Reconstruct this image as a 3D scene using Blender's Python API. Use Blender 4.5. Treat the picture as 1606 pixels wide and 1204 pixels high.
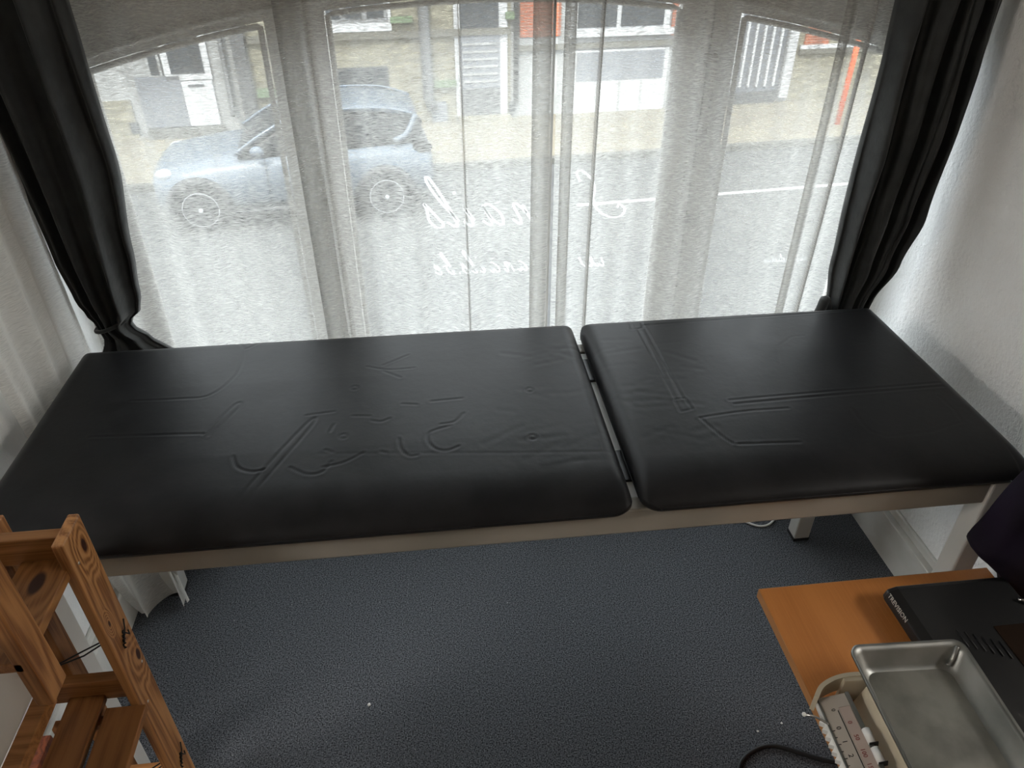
import bpy, bmesh, math, random
import numpy as np
from mathutils import Vector, Matrix

random.seed(7)
C = bpy.context.scene.collection
SC = bpy.context.scene
for o in list(bpy.data.objects):
    bpy.data.objects.remove(o)

# ------------------------------------------------------------------ camera
cam_d = bpy.data.cameras.new('camera'); cam = bpy.data.objects.new('camera', cam_d); C.objects.link(cam)
right = Vector((0.99335, -0.1141, 0.0009)); fwd = Vector((0.0946, 0.8162, -0.57)); 
right = Vector((0.993, -0.114, 0.001)).normalized()
fwd = Vector((0.095, 0.816, -0.570)); fwd = (fwd - right * fwd.dot(right)).normalized()
up = right.cross(fwd)
M = Matrix((right, up, -fwd)).transposed().to_4x4(); M.translation = (0, 0, 1.70)
cam.matrix_world = M
cam_d.sensor_width = 36; cam_d.lens = 1165 / 1606 * 36; cam_d.clip_start = 0.02; cam_d.clip_end = 200
SC.camera = cam

# ------------------------------------------------------------------ world, light, exposure
W = bpy.data.worlds.new('overcast_sky'); SC.world = W; W.use_nodes = True
nt = W.node_tree; nt.nodes.clear()
wo = nt.nodes.new('ShaderNodeOutputWorld'); wb = nt.nodes.new('ShaderNodeBackground')
tc = nt.nodes.new('ShaderNodeTexCoord'); sp = nt.nodes.new('ShaderNodeSeparateXYZ'); rp = nt.nodes.new('ShaderNodeValToRGB')
nt.links.new(tc.outputs['Generated'], sp.inputs[0]); nt.links.new(sp.outputs['Z'], rp.inputs[0])
rp.color_ramp.elements[0].position = 0.0; rp.color_ramp.elements[0].color = (0.80, 0.86, 0.93, 1)
rp.color_ramp.elements[1].position = 0.7; rp.color_ramp.elements[1].color = (0.90, 0.96, 1.0, 1)
nt.links.new(rp.outputs[0], wb.inputs[0]); nt.links.new(wb.outputs[0], wo.inputs[0])
wb.inputs[1].default_value = 4.8
sun_d = bpy.data.lights.new('sun', 'SUN'); sun_d.energy = 3.2; sun_d.angle = math.radians(6); sun_d.color = (1.0, 0.95, 0.86)
sun = bpy.data.objects.new('sun', sun_d); C.objects.link(sun)
sun.rotation_euler = Vector((0.35, 1.0, -1.15)).to_track_quat('-Z', 'Y').to_euler(); sun.location = (0, -3, 12)
lamp_d = bpy.data.lights.new('added_fill_light', 'AREA'); lamp_d.shape = 'RECTANGLE'; lamp_d.size = 0.5; lamp_d.size_y = 0.9; lamp_d.energy = 28; lamp_d.color = (1.0, 0.965, 0.92)  # fill light added out of view to brighten the interior
FILL_LAMPS = [(3.1, -0.2, 2.6), (-2.75, -0.2, 2.6)]
for lx, ly, lz in FILL_LAMPS:
    lamp_d = lamp_d.copy(); lamp_d.energy = 28 if lx > 0 else 40
    lamp = bpy.data.objects.new('added_fill_light', lamp_d); C.objects.link(lamp); lamp.location = (lx, ly, lz - 0.045)
vs = SC.view_settings
vs.view_transform = 'Standard'; vs.look = 'None'; vs.gamma = 1; vs.use_curve_mapping = False; vs.exposure = 0.8
try:
    SC.cycles.transparent_max_bounces = 24; SC.cycles.max_bounces = 10; SC.cycles.diffuse_bounces = 6
except Exception: pass

# ------------------------------------------------------------------ materials
def mat(name, col=(0.5, 0.5, 0.5), rough=0.5, metal=0.0, spec=0.5):
    m = bpy.data.materials.new(name); m.use_nodes = True
    b = m.node_tree.nodes['Principled BSDF']
    b.inputs['Base Color'].default_value = (*col, 1); b.inputs['Roughness'].default_value = rough
    b.inputs['Metallic'].default_value = metal; b.inputs['Specular IOR Level'].default_value = spec
    return m
def N(m, t, **kw):
    n = m.node_tree.nodes.new(t)
    for k, v in kw.items():
        if k in n.inputs: n.inputs[k].default_value = v
        else: setattr(n, k, v)
    return n
def L(m, a, b): m.node_tree.links.new(a, b)
def noisy(m, c1, c2, scale=20, detail=4, bump=0.0, bscale=None, bdist=0.002, stretch=(1, 1, 1), lo=0.35, hi=0.65, rough=None):
    b = m.node_tree.nodes['Principled BSDF']
    co = N(m, 'ShaderNodeTexCoord'); mp = N(m, 'ShaderNodeMapping'); mp.inputs['Scale'].default_value = stretch
    L(m, co.outputs['Object'], mp.inputs[0])
    n = N(m, 'ShaderNodeTexNoise'); n.inputs['Scale'].default_value = scale; n.inputs['Detail'].default_value = detail
    L(m, mp.outputs[0], n.inputs['Vector'])
    r = N(m, 'ShaderNodeValToRGB'); r.color_ramp.elements[0].position = lo; r.color_ramp.elements[1].position = hi
    r.color_ramp.elements[0].color = (*c1, 1); r.color_ramp.elements[1].color = (*c2, 1)
    L(m, n.outputs['Fac'], r.inputs[0]); L(m, r.outputs[0], b.inputs['Base Color'])
    if rough:
        mr = N(m, 'ShaderNodeMapRange'); mr.inputs['To Min'].default_value = rough[0]; mr.inputs['To Max'].default_value = rough[1]
        L(m, n.outputs['Fac'], mr.inputs[0]); L(m, mr.outputs[0], b.inputs['Roughness'])
    if bump:
        n2 = N(m, 'ShaderNodeTexNoise'); n2.inputs['Scale'].default_value = bscale or scale; n2.inputs['Detail'].default_value = 5
        L(m, mp.outputs[0], n2.inputs['Vector'])
        bp = N(m, 'ShaderNodeBump'); bp.inputs['Strength'].default_value = bump; bp.inputs['Distance'].default_value = bdist
        L(m, n2.outputs['Fac'], bp.inputs['Height']); L(m, bp.outputs[0], b.inputs['Normal'])
    return m

wall_m = noisy(mat('wall_plaster', rough=0.85), (0.82, 0.82, 0.81), (0.87, 0.87, 0.86), 9, 4, 0.55, 95, 0.004)
def wall_streaks():
    # slow vertical trowel marks on top of the fine stipple
    m = noisy(mat('wall_paper_white', rough=0.8), (0.82, 0.82, 0.81), (0.88, 0.88, 0.87), 5, 3, 0.9, 105, 0.005)
    nt = m.node_tree; b = nt.nodes['Principled BSDF']
    bp0 = [n for n in nt.nodes if n.type == 'BUMP'][0]
    co = N(m, 'ShaderNodeTexCoord'); mp = N(m, 'ShaderNodeMapping'); mp.inputs['Scale'].default_value = (9, 9, 1.2)
    L(m, co.outputs['Object'], mp.inputs[0]); n = N(m, 'ShaderNodeTexNoise'); n.inputs['Scale'].default_value = 1.6; n.inputs['Detail'].default_value = 3
    L(m, mp.outputs[0], n.inputs['Vector'])
    bp = N(m, 'ShaderNodeBump'); bp.inputs['Strength'].default_value = 0.22; bp.inputs['Distance'].default_value = 0.015
    L(m, n.outputs['Fac'], bp.inputs['Height']); L(m, bp0.outputs[0], bp.inputs['Normal']); L(m, bp.outputs[0], b.inputs['Normal'])
    return m
wallr_m = wall_streaks()
room_m = mat('room_wall', (0.62, 0.56, 0.48), 0.9)
ceil_m = mat('ceiling_paint', (0.6, 0.57, 0.52), 0.9)
carpet_m = noisy(mat('carpet', rough=0.97, spec=0.1), (0.016, 0.0175, 0.021), (0.18, 0.19, 0.21), 300, 9, 0.6, 420, 0.003, lo=0.36, hi=0.68)
base_m = noisy(mat('baseboard_paint', rough=0.45), (0.55, 0.54, 0.50), (0.68, 0.67, 0.64), 7, 5, 0.15, 30, 0.002)
frame_m = mat('window_paint', (0.70, 0.68, 0.64), 0.5)
metal_m = noisy(mat('white_painted_metal', rough=0.32), (0.50, 0.49, 0.46), (0.57, 0.56, 0.53), 5, 3)
rail_m = noisy(mat('shaded_white_metal', rough=0.35), (0.27, 0.25, 0.215), (0.33, 0.305, 0.265), 5, 3)  # white metal of the couch rails, shade painted in as darker beige
leather_m = noisy(mat('black_leatherette', rough=0.42, spec=0.2), (0.009, 0.009, 0.010), (0.014, 0.014, 0.015), 14, 4, 0.10, 60, 0.003, rough=(0.36, 0.5))
black_cloth_m = noisy(mat('black_curtain_cloth', rough=0.62, spec=0.35), (0.016, 0.018, 0.018), (0.026, 0.028, 0.028), 30, 3, 0.5, 11, 0.012)
black_cloth_m.node_tree.nodes['Principled BSDF'].inputs['Sheen Weight'].default_value = 0.25
purple_cloth_m = noisy(mat('dark_purple_cloth', rough=0.8, spec=0.2), (0.002, 0.0015, 0.003), (0.008, 0.004, 0.014), 5, 3, 0.4, 12, 0.01)
black_m = mat('black_plastic', (0.010, 0.0105, 0.011), 0.38)
rubber_m = mat('black_rubber', (0.008, 0.008, 0.009), 0.5)
brown_refl_m = mat('brown_reflection_gloss', (0.018, 0.011, 0.007), 0.12)  # glossy panel, its brown reflection put into the base colour
white_m = mat('white_plastic', (0.75, 0.75, 0.73), 0.4)
lint_m = mat('lint', (0.8, 0.8, 0.78), 0.8)
cream_m = noisy(mat('cream_plastic', rough=0.38), (0.50, 0.44, 0.32), (0.56, 0.50, 0.38), 10, 3)
beam_m = mat('beam_enamel', (0.42, 0.38, 0.33), 0.35)
beamr_m = mat('beam_enamel_rosy', (0.42, 0.34, 0.30), 0.35)
steel_m = noisy(mat('worn_steel', rough=0.3, metal=0.9), (0.17, 0.18, 0.17), (0.30, 0.30, 0.285), 8, 6, 0.08, 25, 0.002, rough=(0.28, 0.5))
steelf_m = noisy(mat('stained_steel_floor', rough=0.42, metal=0.55), (0.10, 0.10, 0.09), (0.25, 0.25, 0.225), 11, 7, 0.05, 25, 0.002, lo=0.25, hi=0.55, rough=(0.3, 0.5))
chrome_m = mat('chrome', (0.6, 0.6, 0.6), 0.2, 1.0)
ink_m = mat('black_ink', (0.02, 0.02, 0.02), 0.6); red_m = mat('red_ink', (0.26, 0.07, 0.06), 0.6)
letter_m = mat('silver_lettering', (0.5, 0.48, 0.45), 0.5)
screw_m = mat('screw_metal', (0.5, 0.48, 0.45), 0.3, 1.0)

def wood(name, axis, dark, light, knots=(), gscale=1.0, rough=0.45, ring=1.0):
    """pine: grain lines stretched along an axis, swirling round knots placed on the board"""
    m = mat(name, light, rough); nt = m.node_tree; b = nt.nodes['Principled BSDF']
    co = N(m, 'ShaderNodeTexCoord'); geo = N(m, 'ShaderNodeNewGeometry')
    P = geo.outputs['Position']
    mp = N(m, 'ShaderNodeMapping'); s = [14.0, 14.0, 14.0]; s[axis] = 1.6; mp.inputs['Scale'].default_value = [q * gscale for q in s]
    L(m, P, mp.inputs[0])
    vec = mp.outputs[0]; kfac = None
    n = N(m, 'ShaderNodeTexNoise'); n.inputs['Scale'].default_value = 1.0; n.inputs['Detail'].default_value = 2.0
    L(m, vec, n.inputs['Vector'])
    height = n.outputs['Fac']
    for (k, rad) in knots:
        sb = N(m, 'ShaderNodeVectorMath', operation='SUBTRACT'); sb.inputs[1].default_value = k; L(m, P, sb.inputs[0])
        ml = N(m, 'ShaderNodeVectorMath', operation='MULTIPLY'); q = [1, 1, 1]; q[axis] = 0.5; ml.inputs[1].default_value = q; L(m, sb.outputs[0], ml.inputs[0])
        ln = N(m, 'ShaderNodeVectorMath', operation='LENGTH'); L(m, ml.outputs[0], ln.inputs[0])
        mr = N(m, 'ShaderNodeMapRange'); mr.inputs['From Min'].default_value = 0; mr.inputs['From Max'].default_value = rad * 4.5
        mr.inputs['To Min'].default_value = 0.45; mr.inputs['To Max'].default_value = 0.0; mr.interpolation_type = 'SMOOTHSTEP'; L(m, ln.outputs['Value'], mr.inputs[0])
        ad = N(m, 'ShaderNodeMath', operation='ADD'); L(m, height, ad.inputs[0]); L(m, mr.outputs[0], ad.inputs[1]); height = ad.outputs[0]
        kd = N(m, 'ShaderNodeMapRange'); kd.inputs['From Min'].default_value = rad * 0.55; kd.inputs['From Max'].default_value = rad * 0.8
        kd.inputs['To Min'].default_value = 1; kd.inputs['To Max'].default_value = 0; L(m, ln.outputs['Value'], kd.inputs[0])
        if kfac is None: kfac = kd.outputs[0]
        else:
            mx = N(m, 'ShaderNodeMath', operation='MAXIMUM'); L(m, kfac, mx.inputs[0]); L(m, kd.outputs[0], mx.inputs[1]); kfac = mx.outputs[0]
    mu = N(m, 'ShaderNodeMath', operation='MULTIPLY'); mu.inputs[1].default_value = 58.0 * ring; L(m, height, mu.inputs[0])
    sn = N(m, 'ShaderNodeMath', operation='SINE'); L(m, mu.outputs[0], sn.inputs[0])
    mr = N(m, 'ShaderNodeMapRange'); mr.inputs['From Min'].default_value = -1; L(m, sn.outputs[0], mr.inputs[0])
    f = N(m, 'ShaderNodeTexNoise'); mp2 = N(m, 'ShaderNodeMapping'); s2 = [320.0] * 3; s2[axis] = 9.0; mp2.inputs['Scale'].default_value = s2
    L(m, P, mp2.inputs[0]); L(m, mp2.outputs[0], f.inputs['Vector']); f.inputs['Scale'].default_value = 1.0
    mm = N(m, 'ShaderNodeMath', operation='MULTIPLY'); L(m, mr.outputs[0], mm.inputs[0]); L(m, f.outputs['Fac'], mm.inputs[1])
    m2 = N(m, 'ShaderNodeMath', operation='ADD'); L(m, mm.outputs[0], m2.inputs[0])
    m3 = N(m, 'ShaderNodeMath', operation='MULTIPLY'); m3.inputs[1].default_value = 0.35; L(m, f.outputs['Fac'], m3.inputs[0]); L(m, m3.outputs[0], m2.inputs[1])
    r = N(m, 'ShaderNodeValToRGB'); r.color_ramp.elements[0].position = 0.12; r.color_ramp.elements[1].position = 0.75
    r.color_ramp.elements[0].color = (*light, 1); r.color_ramp.elements[1].color = (*dark, 1)
    L(m, m2.outputs[0], r.inputs[0]); out = r.outputs[0]
    if kfac is not None:
        mx = N(m, 'ShaderNodeMix', data_type='RGBA'); L(m, kfac, mx.inputs[0]); L(m, out, mx.inputs[6]); mx.inputs[7].default_value = (0.045, 0.014, 0.008, 1); out = mx.outputs[2]
    L(m, out, b.inputs['Base Color'])
    return m
PD, PL = (0.20, 0.075, 0.020), (0.42, 0.195, 0.068)
post_m = wood('pine_post', 2, PD, (0.48, 0.235, 0.088), [((-.556, .858, .854), .009), ((-.556, .866, .574), .010), ((-.556, .832, .70), .004)])
post2_m = wood('pine_post_plain', 2, PD, PL)
railw_m = wood('pine_rail', 0, (0.24, 0.10, 0.028), PL)
slat_m = wood('pine_slat', 1, (0.21, 0.085, 0.024), (0.37, 0.17, 0.055), [((-.600, .792, .853), .016)], 0.8)
slatd_m = wood('pine_slat_plain', 1, (0.18, 0.07, 0.02), (0.31, 0.135, 0.042), (), 0.8)
red_wood_m = wood('red_wood', 2, (0.09, 0.02, 0.008), (0.22, 0.06, 0.022))
desk_m = wood('beech_veneer', 1, (0.45, 0.17, 0.045), (0.54, 0.215, 0.06), (), 0.35, 0.4, 0.35)
edge_m = mat('veneer_edge', (0.42, 0.20, 0.075), 0.45)

def sheer(name, a0=0.36, amp=0.45, tint=(0.86, 0.85, 0.82)):
    """voile: threads cover part of the area, more when seen at a slant"""
    m = bpy.data.materials.new(name); m.use_nodes = True; nt = m.node_tree; nt.nodes.clear()
    out = N(m, 'ShaderNodeOutputMaterial')
    uv = N(m, 'ShaderNodeUVMap'); uv.uv_map = 'cloth'
    lo = N(m, 'ShaderNodeTexNoise'); lo.inputs['Scale'].default_value = 16; lo.inputs['Detail'].default_value = 2; L(m, uv.outputs[0], lo.inputs['Vector'])
    sub = N(m, 'ShaderNodeVectorMath', operation='SUBTRACT'); sub.inputs[1].default_value = (0.5, 0.5, 0.5); L(m, lo.outputs['Color'], sub.inputs[0])
    sc = N(m, 'ShaderNodeVectorMath', operation='MULTIPLY'); sc.inputs[1].default_value = (0.03, 0.022, 0); L(m, sub.outputs[0], sc.inputs[0])
    ad = N(m, 'ShaderNodeVectorMath', operation='ADD'); L(m, uv.outputs[0], ad.inputs[0]); L(m, sc.outputs[0], ad.inputs[1])
    mp = N(m, 'ShaderNodeMapping'); mp.inputs['Scale'].default_value = (48, 470, 1); L(m, ad.outputs[0], mp.inputs[0])
    n = N(m, 'ShaderNodeTexNoise'); n.inputs['Scale'].default_value = 1.0; n.inputs['Detail'].default_value = 2.5; n.inputs['Roughness'].default_value = 0.6; L(m, mp.outputs[0], n.inputs['Vector'])
    mr = N(m, 'ShaderNodeMapRange'); mr.inputs['From Min'].default_value = 0.3; mr.inputs['From Max'].default_value = 0.7
    mr.inputs['To Min'].default_value = a0 - amp * 0.5; mr.inputs['To Max'].default_value = a0 + amp * 0.5; L(m, n.outputs['Fac'], mr.inputs[0])
    cl = N(m, 'ShaderNodeClamp'); cl.inputs['Min'].default_value = 0.06; cl.inputs['Max'].default_value = 0.93; L(m, mr.outputs[0], cl.inputs[0])
    lw = N(m, 'ShaderNodeLayerWeight'); lw.inputs['Blend'].default_value = 0.5
    c = N(m, 'ShaderNodeMath', operation='SUBTRACT'); c.inputs[0].default_value = 1.0; L(m, lw.outputs['Facing'], c.inputs[1])
    cm = N(m, 'ShaderNodeMath', operation='MAXIMUM'); cm.inputs[1].default_value = 0.12; L(m, c.outputs[0], cm.inputs[0])
    inv = N(m, 'ShaderNodeMath', operation='DIVIDE'); inv.inputs[0].default_value = 1.0; L(m, cm.outputs[0], inv.inputs[1])
    t = N(m, 'ShaderNodeMath', operation='SUBTRACT'); t.inputs[0].default_value = 1.0; L(m, cl.outputs[0], t.inputs[1])
    pw = N(m, 'ShaderNodeMath', operation='POWER'); L(m, t.outputs[0], pw.inputs[0]); L(m, inv.outputs[0], pw.inputs[1])
    tr = N(m, 'ShaderNodeBsdfTransparent'); tr.inputs[0].default_value = (1, 1, 1, 1)
    df = N(m, 'ShaderNodeBsdfDiffuse'); df.inputs[0].default_value = (*tint, 1)
    tl = N(m, 'ShaderNodeBsdfTranslucent'); tl.inputs[0].default_value = (*tint, 1)
    mx = N(m, 'ShaderNodeMixShader'); mx.inputs[0].default_value = 0.58; L(m, df.outputs[0], mx.inputs[1]); L(m, tl.outputs[0], mx.inputs[2])
    fin = N(m, 'ShaderNodeMixShader'); L(m, pw.outputs[0], fin.inputs[0]); L(m, mx.outputs[0], fin.inputs[1]); L(m, tr.outputs[0], fin.inputs[2])
    L(m, fin.outputs[0], out.inputs[0])
    return m
sheer_m = sheer('sheer_voile', 0.49, 0.64, (0.655, 0.645, 0.62))
sheer2_m = sheer('sheer_voile_dense', 0.66, 0.3)
def glass(name):
    m = bpy.data.materials.new(name); m.use_nodes = True; m.node_tree.nodes.clear()
    out = N(m, 'ShaderNodeOutputMaterial'); tr = N(m, 'ShaderNodeBsdfTransparent'); tr.inputs[0].default_value = (0.94, 0.96, 0.95, 1)
    gl = N(m, 'ShaderNodeBsdfGlossy'); gl.inputs['Roughness'].default_value = 0.02
    fr = N(m, 'ShaderNodeFresnel'); fr.inputs[0].default_value = 1.45
    mx = N(m, 'ShaderNodeMixShader'); L(m, fr.outputs[0], mx.inputs[0]); L(m, tr.outputs[0], mx.inputs[1]); L(m, gl.outputs[0], mx.inputs[2]); L(m, mx.outputs[0], out.inputs[0])
    return m
glass_m = glass('clear_glass')
def vinyl():
    m = bpy.data.materials.new('white_vinyl'); m.use_nodes = True; m.node_tree.nodes.clear()
    out = N(m, 'ShaderNodeOutputMaterial'); df = N(m, 'ShaderNodeBsdfDiffuse'); df.inputs[0].default_value = (.75, .75, .75, 1)
    tl = N(m, 'ShaderNodeBsdfTranslucent'); tl.inputs[0].default_value = (.85, .85, .85, 1)
    mx = N(m, 'ShaderNodeMixShader'); mx.inputs[0].default_value = 0.75; L(m, df.outputs[0], mx.inputs[1]); L(m, tl.outputs[0], mx.inputs[2]); L(m, mx.outputs[0], out.inputs[0])
    return m
vinyl_m = vinyl()
road_m = noisy(mat('asphalt', rough=0.85), (0.045, 0.045, 0.045), (0.065, 0.065, 0.063), 3, 6)
pave_m = noisy(mat('pavement', rough=0.9), (0.12, 0.105, 0.08), (0.15, 0.135, 0.10), 2.5, 6)
kerb_m = mat('kerb_stone', (0.07, 0.068, 0.06), 0.9)
line_m = mat('road_paint', (0.30, 0.30, 0.29), 0.7)
stone_m = noisy(mat('beige_stone', rough=0.9), (0.11, 0.10, 0.072), (0.19, 0.175, 0.13), 3.5, 7, stretch=(1, 1, 3))
pale_m = noisy(mat('pale_render', rough=0.9), (0.18, 0.18, 0.175), (0.23, 0.23, 0.225), 3, 4)
band_m = mat('stone_band', (0.09, 0.085, 0.07), 0.9)
fw_m = mat('facade_white', (0.33, 0.33, 0.33), 0.6)
fg_m = mat('facade_grey', (0.115, 0.12, 0.13), 0.6)
fd_m = mat('facade_dark', (0.04, 0.042, 0.045), 0.4)
win_m = mat('far_glass', (0.03, 0.033, 0.036), 0.3)
moss_m = mat('green_plants', (0.09, 0.12, 0.07), 0.9)
pipe_m = mat('downpipe_grey', (0.06, 0.06, 0.06), 0.6)
orange_m = mat('orange_paint', (0.50, 0.10, 0.035), 0.6)
roof_m = mat('slate', (0.08, 0.08, 0.09), 0.7)
car_m = mat('car_paint', (0.062, 0.078, 0.098), 0.4, 0.2); car_m.node_tree.nodes['Principled BSDF'].inputs['Coat Weight'].default_value = 0.3
carg_m = mat('car_glass', (0.01, 0.011, 0.012), 0.3, 0, 0.2)
tyre_m = mat('tyre', (0.006, 0.006, 0.006), 0.9, 0, 0.1); rim_m = mat('dark_rim', (0.012, 0.012, 0.013), 0.6, 0, 0.2); rimedge_m = mat('rim_edge_metal', (0.16, 0.16, 0.165), 0.5)
lamp_m = mat('headlamp', (0.25, 0.26, 0.27), 0.4)
def brick_mat():
    m = mat('red_brick_far', rough=0.9); co = N(m, 'ShaderNodeTexCoord'); mp = N(m, 'ShaderNodeMapping'); mp.inputs['Rotation'].default_value = (math.radians(90), 0, 0)
    L(m, co.outputs['Object'], mp.inputs[0]); b = N(m, 'ShaderNodeTexBrick'); b.inputs['Scale'].default_value = 4.5
    b.inputs['Color1'].default_value = (0.26, 0.07, 0.03, 1); b.inputs['Color2'].default_value = (0.21, 0.055, 0.025, 1); b.inputs['Mortar'].default_value = (0.2, 0.17, 0.14, 1)
    L(m, mp.outputs[0], b.inputs['Vector']); L(m, b.outputs[0], m.node_tree.nodes['Principled BSDF'].inputs['Base Color']); return m
brick_m = brick_mat()

# ------------------------------------------------------------------ object helpers (all shapes given in world metres)
INV = {}
def link(name, me, m, parent=None):
    o = bpy.data.objects.new(name, me); C.objects.link(o)
    if m is not None: me.materials.append(m)
    if parent is not None:
        o.parent = parent; inv = INV[parent.name]; INV[o.name] = inv; me.transform(inv)
    else: INV[o.name] = Matrix.Identity(4)
    return o
def mesh(name, v, f, m, parent=None, smooth=False):
    me = bpy.data.meshes.new(name); me.from_pydata([tuple(map(float, p)) for p in v], [], f); me.update()
    bm = bmesh.new(); bm.from_mesh(me); bmesh.ops.recalc_face_normals(bm, faces=bm.faces); bm.to_mesh(me); bm.free()
    if smooth:
        for p in me.polygons: p.use_smooth = True
    return link(name, me, m, parent)
def frombm(name, bm, m, parent=None, smooth=False):
    me = bpy.data.meshes.new(name); bmesh.ops.recalc_face_normals(bm, faces=bm.faces); bm.to_mesh(me); bm.free()
    if smooth:
        for p in me.polygons: p.use_smooth = True
    return link(name, me, m, parent)
def tag(o, label=None, cat=None, group=None, kind=None):
    if label: o['label'] = label
    if cat: o['category'] = cat
    if group: o['group'] = group
    if kind: o['kind'] = kind
    return o
def thing(name, loc, label, cat, group=None, rz=0):
    o = bpy.data.objects.new(name, None); C.objects.link(o); o.location = loc; o.rotation_euler = (0, 0, rz); o.empty_display_size = 0.1
    INV[o.name] = (Matrix.Translation(Vector(loc)) @ Matrix.Rotation(rz, 4, 'Z')).inverted()
    return tag(o, label, cat, group)
def addbox(bm, x0, x1, y0, y1, z0, z1, bev=0.0, M=None, seg=2):
    r = bmesh.ops.create_cube(bm, size=1.0); vs_ = r['verts']
    for v in vs_:
        v.co = Vector(((x0 + x1) / 2 + v.co.x * (x1 - x0), (y0 + y1) / 2 + v.co.y * (y1 - y0), (z0 + z1) / 2 + v.co.z * (z1 - z0)))
    if bev > 0:
        es = list({e for v in vs_ for e in v.link_edges})
        g = bmesh.ops.bevel(bm, geom=es, offset=bev, segments=seg, profile=0.5, affect='EDGES'); vs_ = g['verts'] + [v for v in vs_ if v.is_valid]
    if M is not None:
        for v in set(vs_): v.co = M @ v.co
def box(name, x0, x1, y0, y1, z0, z1, m, parent=None, bev=0.0, M=None, smooth=False):
    bm = bmesh.new(); addbox(bm, x0, x1, y0, y1, z0, z1, bev, M); return frombm(name, bm, m, parent, smooth)
def spline(pts, n=8, closed=False):
    P = [Vector(p) for p in pts]; out = []; k = len(P)
    for i in range(k if closed else k - 1):
        p0 = P[(i - 1) % k] if (closed or i > 0) else P[0]; p1 = P[i]; p2 = P[(i + 1) % k]; p3 = P[(i + 2) % k] if (closed or i + 2 < k) else P[-1]
        for j in range(n):
            t = j / n; out.append(0.5 * ((2 * p1) + (-p0 + p2) * t + (2 * p0 - 5 * p1 + 4 * p2 - p3) * t * t + (-p0 + 3 * p1 - 3 * p2 + p3) * t ** 3))
    if not closed: out.append(P[-1])
    return out
def tube_geo(pts, r, seg=8):
    V, F = [], []; n = len(pts); prev = None
    for i, p in enumerate(pts):
        d = (pts[min(i + 1, n - 1)] - pts[max(i - 1, 0)]).normalized()
        a = prev - d * prev.dot(d) if prev is not None else d.orthogonal()
        if a.length < 1e-6: a = d.orthogonal()
        a.normalize(); prev = a; b = d.cross(a); rr = r[i] if isinstance(r, (list, tuple)) else r
        for k in range(seg):
            t = 2 * math.pi * k / seg; V.append(p + (a * math.cos(t) + b * math.sin(t)) * rr)
    for i in range(n - 1):
        for k in range(seg):
            F.append((i * seg + k, i * seg + (k + 1) % seg, (i + 1) * seg + (k + 1) % seg, (i + 1) * seg + k))
    F.append(tuple(range(seg))); F.append(tuple((n - 1) * seg + k for k in range(seg)))
    return V, F
def tube(name, pts, r, m, parent=None, seg=8, sm=0):
    pts = [Vector(p) for p in pts]
    if sm: pts = spline(pts, sm)
    V, F = tube_geo(pts, r, seg); return mesh(name, V, F, m, parent, True)
def tubes(name, lists, r, m, parent=None, seg=6):
    V, F = [], []
    for pts in lists:
        v, f = tube_geo([Vector(p) for p in pts], r, seg); b = len(V); V += v; F += [tuple(i + b for i in q) for q in f]
    return mesh(name, V, F, m, parent, True)
def loft(rings, close=True):
    n = len(rings[0]); V = [p for r in rings for p in r]; F = []
    for i in range(len(rings) - 1):
        for k in range(n):
            F.append((i * n + k, i * n + (k + 1) % n, (i + 1) * n + (k + 1) % n, (i + 1) * n + k))
    if close: F.append(tuple(range(n))); F.append(tuple((len(rings) - 1) * n + k for k in range(n)))
    return V, F
def disc(name, c, nrm, r0, r1, h, m, parent=None, seg=28, bev=0.0):
    """short cylinder from c along nrm"""
    c = Vector(c); nrm = Vector(nrm).normalized(); a = nrm.orthogonal().normalized(); b = nrm.cross(a)
    st = [(r0, 0), (r0, h * 0.6), (r1, h)]
    rings = [[c + nrm * hh + (a * math.cos(2 * math.pi * k / seg) + b * math.sin(2 * math.pi * k / seg)) * rr for k in range(seg)] for rr, hh in st]
    V, F = loft(rings); return mesh(name, V, F, m, parent)
def text(name, s, size, M, m, parent, ext=0.0004):
    cu = bpy.data.curves.new(name, 'FONT'); cu.body = s; cu.size = size; cu.extrude = ext; cu.resolution_u = 2
    t = bpy.data.objects.new(name + '_tmp', cu); C.objects.link(t)
    dg = bpy.context.evaluated_depsgraph_get(); me = bpy.data.meshes.new_from_object(t.evaluated_get(dg)); bpy.data.objects.remove(t)
    me.transform(M); return link(name, me, m, parent)
def basis(o, x, y):
    x = Vector(x).normalized(); y = Vector(y); y = (y - x * y.dot(x)).normalized(); z = x.cross(y)
    m = Matrix((x, y, z)).transposed().to_4x4(); m.translation = o; return m

# ================================================================== THE SETTING
tag(box('floor', -3.2, 3.6, -3.4, 1.92, -0.2, 0.0, carpet_m), kind='structure')
tag(box('wall_left', -3.2, -0.90, 0.93, 2.1, -2.7, 2.6, wall_m), kind='structure')
tag(box('wall_right', 1.30, 3.6, 0.93, 2.1, -2.7, 2.6, wallr_m), kind='structure')
tag(box('wall_front', -3.2, 3.6, 1.80, 2.1, 1.95, 5.6, wall_m), kind='structure')
tag(box('trim_1', -0.9, 1.3, 1.925, 2.1, -2.7, 0.10, wall_m), kind='structure')
tag(box('wall_back', -3.2, 3.6, -3.5, -3.4, 0, 2.6, room_m), kind='structure')
tag(box('wall_west', -3.3, -3.2, -3.4, 1.0, 0, 2.6, room_m), kind='structure')
tag(box('wall_east', 3.6, 3.7, -3.4, 1.0, 0, 2.6, room_m), kind='structure')
tag(box('ceiling', -3.3, 3.7, -3.5, 1.80, 2.6, 2.75, ceil_m), kind='structure')

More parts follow.
